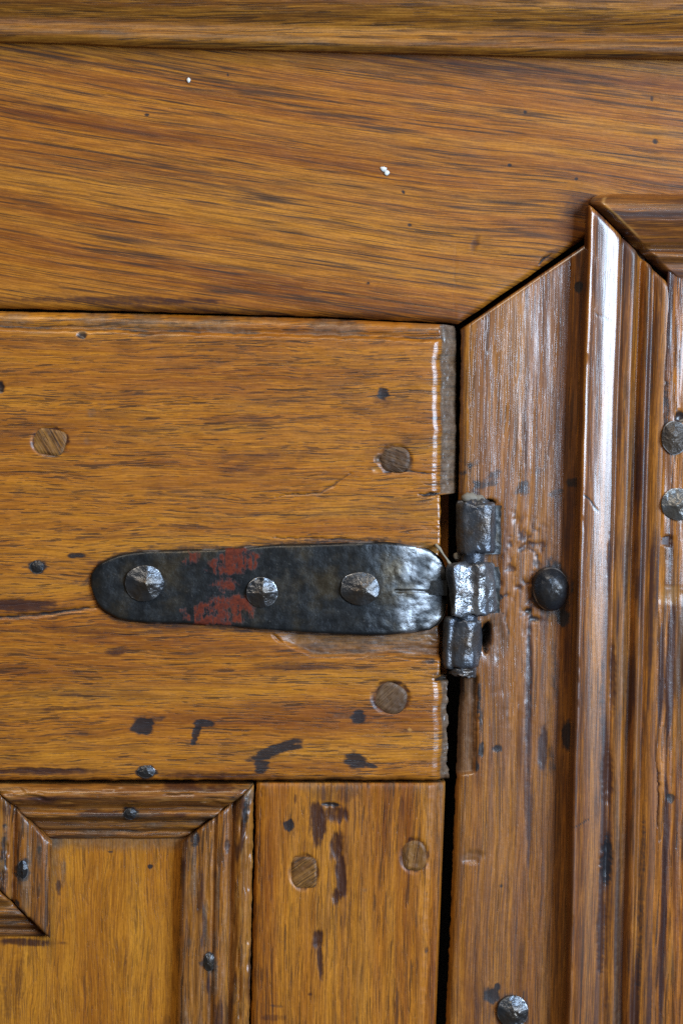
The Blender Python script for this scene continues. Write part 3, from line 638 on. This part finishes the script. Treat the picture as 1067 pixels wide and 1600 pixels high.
# right-hand upright
tg2 = np.arange(0, 112.1, 1.8)[::-1]; v = np.linspace(0, 1, 260)
T = np.tile(tg2, (len(v), 1)); ys0 = 1226 + T*.83; 
PY = ys0 + (1950-ys0)*v[:, None]**1.25
PX = pl([(1222, 397), (1600, 389.5), (1950, 383)])(PY) - T + fbm(PY/10, PY*0, 151, 3)*1.3*ss(8, 0, T)
m_right = mould(PX, PY, T, PY-ys0, mp2, PY, T, 152, 'upright moulding right of the sunk panel', [(327, 1503, 15, 18, 0, 1, .55, 1)], [(305, 1312, 8, 12, 0, 1, .6, 0), (384, 1268, 5, 26, 5, 1, .75, 2), (389, 1240, 8, 12, 0, 2, .7, 1), (355, 1320, 4, 14, 0, 0, .8, 1)])
# left-hand upright, between two mitres
tg3 = np.arange(0, 92.1, 1.8); v = np.linspace(0, 1, 120)
T = np.tile(tg3, (len(v), 1)); ya = 1228 + T*.97; yb_ = 1376 + T*.98
PY = ya + (yb_-ya)*v[:, None]; PX = -12 + T + .02*(1400-PY)
m_left = mould(PX, PY, T, np.minimum(PY-ya, yb_-PY), mp2, PY, T, 162, 'short grey worn upright moulding at the left edge', [(36, 1359, 12, 18, 15, 1, .8, 1)], [(27, 1412, 4, 7, 10, 1, .9, 2), (62, 1327, 3, 6, 10, 1, .8, 1), (6, 1350, 5, 70, 3, 1, .6, 2), (36, 1430, 6, 12, 0, 2, .8, 1)])
# lower left level piece
u = np.linspace(0, 1, 60); T = np.tile(tg3[:, None], (1, len(u)))
x1 = -12 + T*.95; PX = -330 + (x1+330)*(u**.5); PY = 1377 + T + .002*PX
m_low = mould(PX, PY, T, x1-PX, mp, PX, T, 172, 'level moulding stub at the lower left edge')
# block of the muntin that the left mouldings return around
PX, PY = np.meshgrid(np.linspace(-330, -13, 40), np.linspace(1224, 1376, 30))
sheet('muntin', PX, PY, DR - 2 + fbm(PX/50, PY/30, 181), DR, -40, M_DSTILE, door, PY, PX, None, 14.0)

# ------------------------------------------------------------------ pegs
def peg(x, y, rx, ry_, ang, p, d0, parent, seed, label=None, ga=40, mat=None):
    nr, na = 12, 44
    rr = np.concatenate([np.linspace(0, .9, nr), [.96, 1.0]]); ph = np.linspace(0, 2*np.pi, na, endpoint=False)
    R, P = np.meshgrid(rr, ph, indexing='ij')
    cs, sn = np.cos(P), np.sin(P)
    sup = (np.abs(cs)**p + np.abs(sn)**p)**(-1/p)*(1+.05*vn(P*2.2, P*0+seed, seed))
    a = math.radians(ang); u = R*sup*cs*rx; w_ = R*sup*sn*ry_
    px = x + u*math.cos(a) - w_*math.sin(a); py = y + u*math.sin(a) + w_*math.cos(a)
    dd = d0 + .8 - 1.6*ss(.8, 1.0, R) + fbm(px/7, py/7, seed, 2)*1.0 + .05*(u)
    X, Z = plan(px, py, d0)
    co = np.stack([X, -dd*K, Z], -1).reshape(-1, 3)
    n = len(rr)
    back = co[(n-1)*na:].copy(); back[:, 1] = -(d0-25)*K
    co = np.concatenate([co, back])
    f = []
    for i in range(n):
        for j in range(na):
            f.append((i*na+j, i*na+(j+1) % na, (i+1)*na+(j+1) % na, (i+1)*na+j)[::1] if True else None)
    f.append(tuple(n*na+j for j in range(na)))
    ga = math.radians(ga)
    g1 = px*math.cos(ga)+py*math.sin(ga); g2 = -px*math.sin(ga)+py*math.cos(ga)
    g = np.stack([g1, g2, np.full_like(g1, seed)], -1).reshape(-1, 3); g = np.concatenate([g, g[-na:]])
    link('peg', co, f, mat or M_PEG, parent, True, g, np.zeros((len(g), 4)), label)
peg(78, 690, 25, 20, 10, 5, DR, drail, 21, 'squarish oak peg near the left edge', 60)
peg(617, 718, 23, 20, 0, 2.4, DR, drail, 22, 'round cracked oak peg near the right end', 20, M_PEGG)
peg(610, 1090, 26, 23, 30, 2.3, DR-.6, drail, 23, 'pale round oak peg below the strap', -45, M_PEGG)
peg(475, 1363, 19.5, 24, 0, 6, DR-2, dstile, 24, 'square oak peg with diagonal grain', -35)
peg(647, 1337, 18, 23, 0, 3, DR-2, dstile, 25, 'rounded oak peg near the gap', -80)

# ------------------------------------------------------------------ iron nail heads
def nail(x, y, rx, ry_, d0, h, nf, seed, mat, parent, rot=0, apex=(0, 0), top=.0, dome=False, label=None, rim=2.2):
    rs = np.random.RandomState(seed)
    rr = np.concatenate([np.linspace(0, .92, 24), [.95, .97, .985, 1.0]]); na = 84
    ph = np.linspace(0, 2*np.pi, na, endpoint=False)
    R, P = np.meshgrid(rr, ph, indexing='ij')
    out = 1 + .035*vn(P*1.9, P*0+seed, seed)
    u = R*np.cos(P)*out; w_ = R*np.sin(P)*out
    if dome:
        hh = h*np.sqrt(np.clip(1-.93*R**2, 0, 1)) + fbm(u*2.4, w_*2.4, seed)*h*.07
    else:
        hh = np.full_like(u, h*(1-top))
        for k in range(nf):
            a = math.radians(rot) + (k+.25*rs.uniform(-1, 1))*2*math.pi/nf
            sl = rs.uniform(.85, 1.15)
            hh = np.minimum(hh, h*(1 - .78*sl*((u-apex[0])*math.cos(a)+(w_-apex[1])*math.sin(a))))
        hh = np.clip(hh, rim, None) + fbm(u*3.1, w_*3.1, seed, 3)*h*.06 - h*.10*ss(.35, .7, fbm(u*1.6+5, w_*1.6, seed+2, 2))
    hh = np.where(R > .97, np.minimum(hh, rim+.6), hh)
    hh = np.where(R > .99, rim*.2, hh)
    X, Z = plan(x+u*rx, y+w_*ry_, d0+h*.5)
    co = np.stack([X, -(d0+hh)*K, Z], -1).reshape(-1, 3)
    n = len(rr)
    back = co[(n-1)*na:].copy(); back[:, 1] = -(d0-14)*K
    co = np.concatenate([co, back])
    i, j = np.meshgrid(np.arange(n), np.arange(na), indexing='ij')
    f = np.stack([i*na+j, i*na+(j+1) % na, (i+1)*na+(j+1) % na, (i+1)*na+j], -1).reshape(-1, 4)
    mk = np.zeros((len(co), 4))
    worn = np.where((R > .93) & (R < .99), .8*ss(-.4, .3, fbm(P*1.3, R*0+seed, seed)), 0)
    mk[:n*na, 2] = worn.ravel()
    o = link('nail', co, f, mat, parent, True, None, mk, label)
    return o

# ================================================================== HINGE
hinge = thing('strap_hinge', 540, 1000, DR,
              'black wrought iron strap hinge with red paint traces and three faceted nails', 'hinge')
ST = [(141, 904, 908), (143, 897, 920), (146, 891, 930), (150, 886, 940), (154, 882, 947), (160, 878, 953), (170, 873, 960), (185, 867, 968), (205, 863, 972), (232, 860, 975), (289, 859, 976), (356, 857, 980), (429, 851, 987),
      (514, 849, 992), (570, 846.5, 994), (600, 846.5, 994), (626, 849, 992), (649, 852, 990), (660, 855, 988), (672, 859, 986), (684, 867, 979), (691, 874, 972), (695, 881, 964), (698, 889, 955), (699.5, 900, 942), (700, 908, 932)]
sx = np.concatenate([141 + 14*np.linspace(0, 1, 14)**1.6, np.arange(157, 655, 2.0), 655 + 45*np.sin(np.linspace(.02, np.pi/2, 34))])
su = np.concatenate([[0, .008, .02, .035], np.linspace(.05, .95, 62), [.965, .98, .992, 1]])
stp = pl([(s[0], s[1]) for s in ST])(sx); sbt = pl([(s[0], s[2]) for s in ST])(sx)
PX = np.tile(sx, (len(su), 1)); PY = stp[None, :] + (sbt-stp)[None, :]*su[:, None]
PY = PY + fbm(PX/18, PY/30, 201)*.8
base = pl([(141, 19), (160, 23), (400, 23.5), (540, 24.6), (572, 25.4), (598, 23.4), (625, 19.4), (655, 13.2), (684, 6.0), (694, 3.2), (700, 0)])(PX)
e = np.minimum(np.minimum(PY-stp, sbt-PY), np.minimum((PX-141)*1.2, 1e3))
DPm = base - 7*np.exp(-np.clip(e, 0, None)/1.5) + fbm(PX/44, PY/44, 202)*1.6 + fbm(PX/9, PY/9, 203)*(.22 + .55*ss(560, 620, PX))
dd, _ = polydist(PX, PY + fbm(PX/8, PX*0, 204)*1.0, [(618, 924), (640, 924), (676, 926)]); DPm -= 2.2*ss(2.2, .6, dd)
M = np.zeros(PX.shape+(4,))
redp = ss(1.15, .55, np.hypot((PX-366+.35*(PY-876))/44, (PY-878)/28) + fbm(PX/14, PY/12, 205)*.30) 
redp = np.maximum(redp, ss(1.15, .55, np.hypot((PX-345+.5*(PY-952))/62, (PY-954)/30) + fbm(PX/14, PY/12, 206)*.30))
redp = np.maximum(redp, .75*ss(1.1, .6, np.hypot((PX-352)/24, (PY-912)/16) + fbm(PX/10, PY/7, 207)*.45))
redp = np.maximum(redp, .55*ss(1.1, .6, np.hypot((PX-300)/18, (PY-872)/14) + fbm(PX/8, PY/8, 208)*.5))
redp *= 1-.6*ss(.25, .5, fbm(PX/5, PY/30, 209))
M[..., 0] = .95*redp
rimw = ss(4.0, 1.0, e)*ss(-.1, .4, fbm(PX/30, PY/30, 210))
M[..., 2] = np.maximum(.55*rimw, .62*ss(585, 650, PX)*ss(-.9, .6, fbm(PX/24, PY/30, 211)))  # right-end window sheen painted in as paler metal
strap = sheet('strap', PX, PY, DPm, 24, 9, M_IRON, hinge, PX, PY, M, 1.0, 'tapering black iron strap, bright at its curved right end')
nail(226, 912, 31, 29, 23, 15, 5, 3, M_NAIL, strap, -38, (.05, -.02), .0, label='faceted nail at the narrow end of the strap')
nail(409.5, 926, 25, 24, 23.5, 12, 4, 5, M_NAIL, strap, 45, (.0, .0), .10, label='small faceted nail in the middle of the strap')
nail(563, 920, 31, 27, 25, 15, 5, 9, M_NAIL, strap, 4, (.2, .1), .12, label='faceted nail near the knuckles')

def knuckle(name, x0, y0, x1, y1, d0, rad, prf, lump, seed, mat, rd=None, worn=.3, label=None, chunk=0, front=None):
    ns, na = 46, 72
    s = np.linspace(0, 1, ns); ph = np.linspace(0, 2*np.pi, na, endpoint=False)
    S, P = np.meshgrid(s, ph, indexing='ij')
    r = rad*prf(S)*(1 + lump*fbm(np.cos(P)*1.3+3, S*2.4+np.sin(P)*1.3, seed, 3))
    if chunk:
        r = r*(1 + chunk*np.round(fbm(np.cos(P)*1.1+7, S*1.2+np.sin(P)*1.1, seed+4, 2)*3)/3)
    L = math.hypot(x1-x0, y1-y0); nx, ny = (y1-y0)/L, -(x1-x0)/L
    px = x0+(x1-x0)*S + r*np.cos(P)*nx; py = y0+(y1-y0)*S + r*np.cos(P)*ny
    py = py + (fbm(np.cos(P)*1.5+seed, np.sin(P)*1.5, seed+2)*6 + fbm(np.cos(P)*6+seed, np.sin(P)*2, seed+3, 2)*3.5)*(2*np.abs(S-.5))**3*np.sign(S-.5)
    dd = d0 + (rd or 1.0)*r*np.sin(P)
    if front is not None:
        sh = .10*fbm(S*3, S*0, seed+6, 2)
        fr = d0 + r*(front(np.clip(np.cos(P)+sh*(1-np.cos(P)**2), -1, 1)) + .05*fbm(np.cos(P)*4, S*4, seed+7, 3))
        dd = np.where(np.sin(P) > 0, fr, dd)
    X, Z = plan(px, py, d0+rad*.6)
    co = np.stack([X, -dd*K, Z], -1).reshape(-1, 3)
    i, j = np.meshgrid(np.arange(ns-1), np.arange(na), indexing='ij')
    f = np.stack([i*na+j, (i+1)*na+j, (i+1)*na+(j+1) % na, i*na+(j+1) % na], -1).reshape(-1, 4)
    f = [tuple(q) for q in f] + [tuple(range(na)), tuple(range((ns-1)*na, ns*na))[::-1]]
    mk = np.zeros((len(co), 4)); mk[:, 2] = (worn*ss(-.2, .5, fbm(np.cos(P)*2+1, S*3+np.sin(P)*2, seed+1))).ravel()
    return link(name, co, f, mat, hinge, True, None, mk, label)
_b = pl([(0, .2), (.004, .8), (.03, .95), (.08, 1.0), (.5, 1.01), (.93, 1.0), (.975, .95), (.996, .8), (1, .2)])
knuckle('knuckle', 745, 785, 746, 866, 4, 30.5, _b, .05, 31, M_KNUCK, .95, .25, 'top knuckle, smooth grey barrel', 0, prof([(-1, 0), (-.9, .45), (-.7, .70), (-.2, .88), (.3, .95), (.44, .94), (.68, .86), (.78, .62), (.93, .3), (1, 0)], .035))
knuckle('knuckle', 738, 880, 742, 962, 5, 37, _b, .16, 37, M_KBRIGHT, .9, .95, 'middle knuckle, lumpy and bright', .05, prof([(-1, 0), (-.96, .55), (-.86, .84), (-.36, .70), (-.22, .62), (-.02, .66), (.10, .80), (.16, .80), (.50, .69), (.58, .50), (.85, .25), (1, 0)], .03))
knuckle('knuckle', 725, 967, 721, 1045, 2, 30.5, _b, .07, 41, M_KNUCK, .95, .25, 'bottom knuckle, dark blue grey barrel', .03, prof([(-1, 0), (-.92, .55), (-.80, .70), (-.50, .64), (-.42, .76), (0, .93), (.2, .95), (.45, .89), (.65, .72), (.88, .35), (1, 0)], .03))
_p = pl([(0, .3), (.01, .9), (.03, 1), (.97, 1), (.99, .9), (1, .3)])
knuckle('pin', 750, 778, 719, 1057, 2, 18.5, _p, .05, 51, M_KNUCK, 1.0, .35)
knuckle('pin_end', 725, 1040, 723, 1057, 2, 22, _p, .14, 57, M_KNUCK, 1.0, .3)
# leaves running back into the stile, tongue joining the strap to the middle knuckle
for (ya, yb2, xa, xb, dz) in ((790, 866, 750, 783, 6), (886, 958, 745, 781, 3), (972, 1040, 726, 752, -2)):
    PX, PY = np.meshgrid(np.linspace(xa, xb, 16), np.linspace(ya, yb2, 40))
    dp = dz + 5 - 8*ss(0, 1, (PX-xa)/(xb-xa)) + fbm(PX/9, PY/9, 61)*1.0
    sheet('leaf', PX + fbm(PY/9, PY*0, 62)*2*((PX-xa)/(xb-xa)), PY, dp, dz, dz-20, M_IRON, hinge)
PX, PY = np.meshgrid(np.linspace(688, 728, 20), np.linspace(896, 944, 24))
sheet('tongue', PX, PY, 2 - 12*np.sin(np.pi*(PX-688)/40) + fbm(PX/8, PY/8, 63), 0, -24, M_IRON, hinge)

# ================================================================== other nails
nail(861, 921, 29, 35, 0, 27, 6, 12, M_DARKN, stile, 0, dome=True, label='black domed nail beside the moulding')
nail(801, 1582, 25, 25, 0, 15, 5, 16, M_NAIL, stile, 20, (.1, .1), .2, label='shiny nail head at the bottom of the stile')
nail(58, 886, 11.5, 10, DR, 5, 5, 18, M_DARKN, drail, 10, (.2, 0), .2, rim=1.0)
nail(229, 1206, 14, 10, DR-2, 6, 5, 19, M_DARKN, drail, 10, (0, 0), .2, rim=1.0)
nail(204, 1272, 10.5, 9, 12, 7, 5, 20, M_DARKN, m_top, 10, (0, 0), .2, rim=1.0)
nail(36, 1359, 8.5, 15, 13, 8, 4, 22, M_DARKN, m_left, -40, (.1, 0), .1, rim=1.0)
nail(327, 1503, 9, 15, 10, 8, 4, 23, M_NAIL, m_right, 10, (0, 0), .2, rim=1.2)
rp = [o for o in frame.children if o.name.startswith('panel')][0]
nail(1054, 684, 21, 27, 7, 14, 6, 25, M_BROWNN, rp, 10, (-.15, -.1), .05, label='brown lumpy nail at the right edge')
nail(1060, 788, 27, 26, 7, 14, 4, 26, M_PALEN, rp, 20, (-.1, .05), .05, label='bright faceted nail at the right edge')

# ------------------------------------------------------------------ tiny things caught on the wood
def pebble(name, x, y, d, rx, ry_, rz, seed, mat, parent, label=None):
    co = []; na, ns = 12, 7
    for i in range(ns):
        th = math.pi*(i+.5)/ns
        for j in range(na):
            p = 2*math.pi*j/na
            k = 1 + .30*float(vn(math.cos(p)*1.5*math.sin(th)+4, math.cos(th)*2+math.sin(p), seed))
            X, Z = plan(x + rx*k*math.sin(th)*math.cos(p), y + ry_*k*math.cos(th), d)
            co.append((float(X), -(d + rz*k*math.sin(th)*math.sin(p))*K, float(Z)))
    f = [(i*na+j, (i+1)*na+j, (i+1)*na+(j+1) % na, i*na+(j+1) % na) for i in range(ns-1) for j in range(na)]
    f += [tuple(range(na)), tuple(range((ns-1)*na, ns*na))[::-1]]
    return link(name, co, f, mat, parent, True, None, None, label)
pf = pebble('paint_fleck', 599, 264, 1.5, 5.0, 4.2, 2.2, 1, M_FLECK, rail, 'larger white paint fleck on the upper rail')
pebble('paint_fleck', 604, 270, 1.5, 4.2, 3.8, 2.0, 2, M_FLECK, rail)
pebble('paint_fleck', 295, 125, 1.5, 3.2, 3.8, 1.8, 3, M_FLECK, rail, 'small white paint fleck on the upper rail')
pebble('debris', 734, 778, 4, 13, 8, 10, 4, M_GRIT, hinge)
pebble('debris', 748, 781, 2, 10, 8, 8, 5, M_GRIT, hinge)
pebble('debris', 719, 867, -4, 7, 6, 5, 6, M_GRIT, hinge)
pebble('debris', 713, 870, -7, 5, 6, 5, 7, M_GRIT, hinge)
# loose thread hanging between the notch and the knuckle
pts = [(680, 850, 14), (686, 857, 15), (692, 866, 14), (698, 874, 13), (702, 881, 12), (707, 888, 13)]
co = []; na = 8
for i, (x, y, d) in enumerate(pts):
    r = 2.2 + 1.0*math.sin(i*1.9)
    for j in range(na):
        p = 2*math.pi*j/na
        X, Z = plan(x + r*math.cos(p)*.8, y - r*math.cos(p)*.5, d)
        co.append((float(X), -(d+r*math.sin(p))*K, float(Z)))
f = [(i*na+j, (i+1)*na+j, (i+1)*na+(j+1) % na, i*na+(j+1) % na) for i in range(len(pts)-1) for j in range(na)]
f += [tuple(range(na)), tuple(range((len(pts)-1)*na, len(pts)*na))[::-1]]
link('thread', co, f, M_STRING, drail, True, None, None, 'pale frayed splinter at the notch')
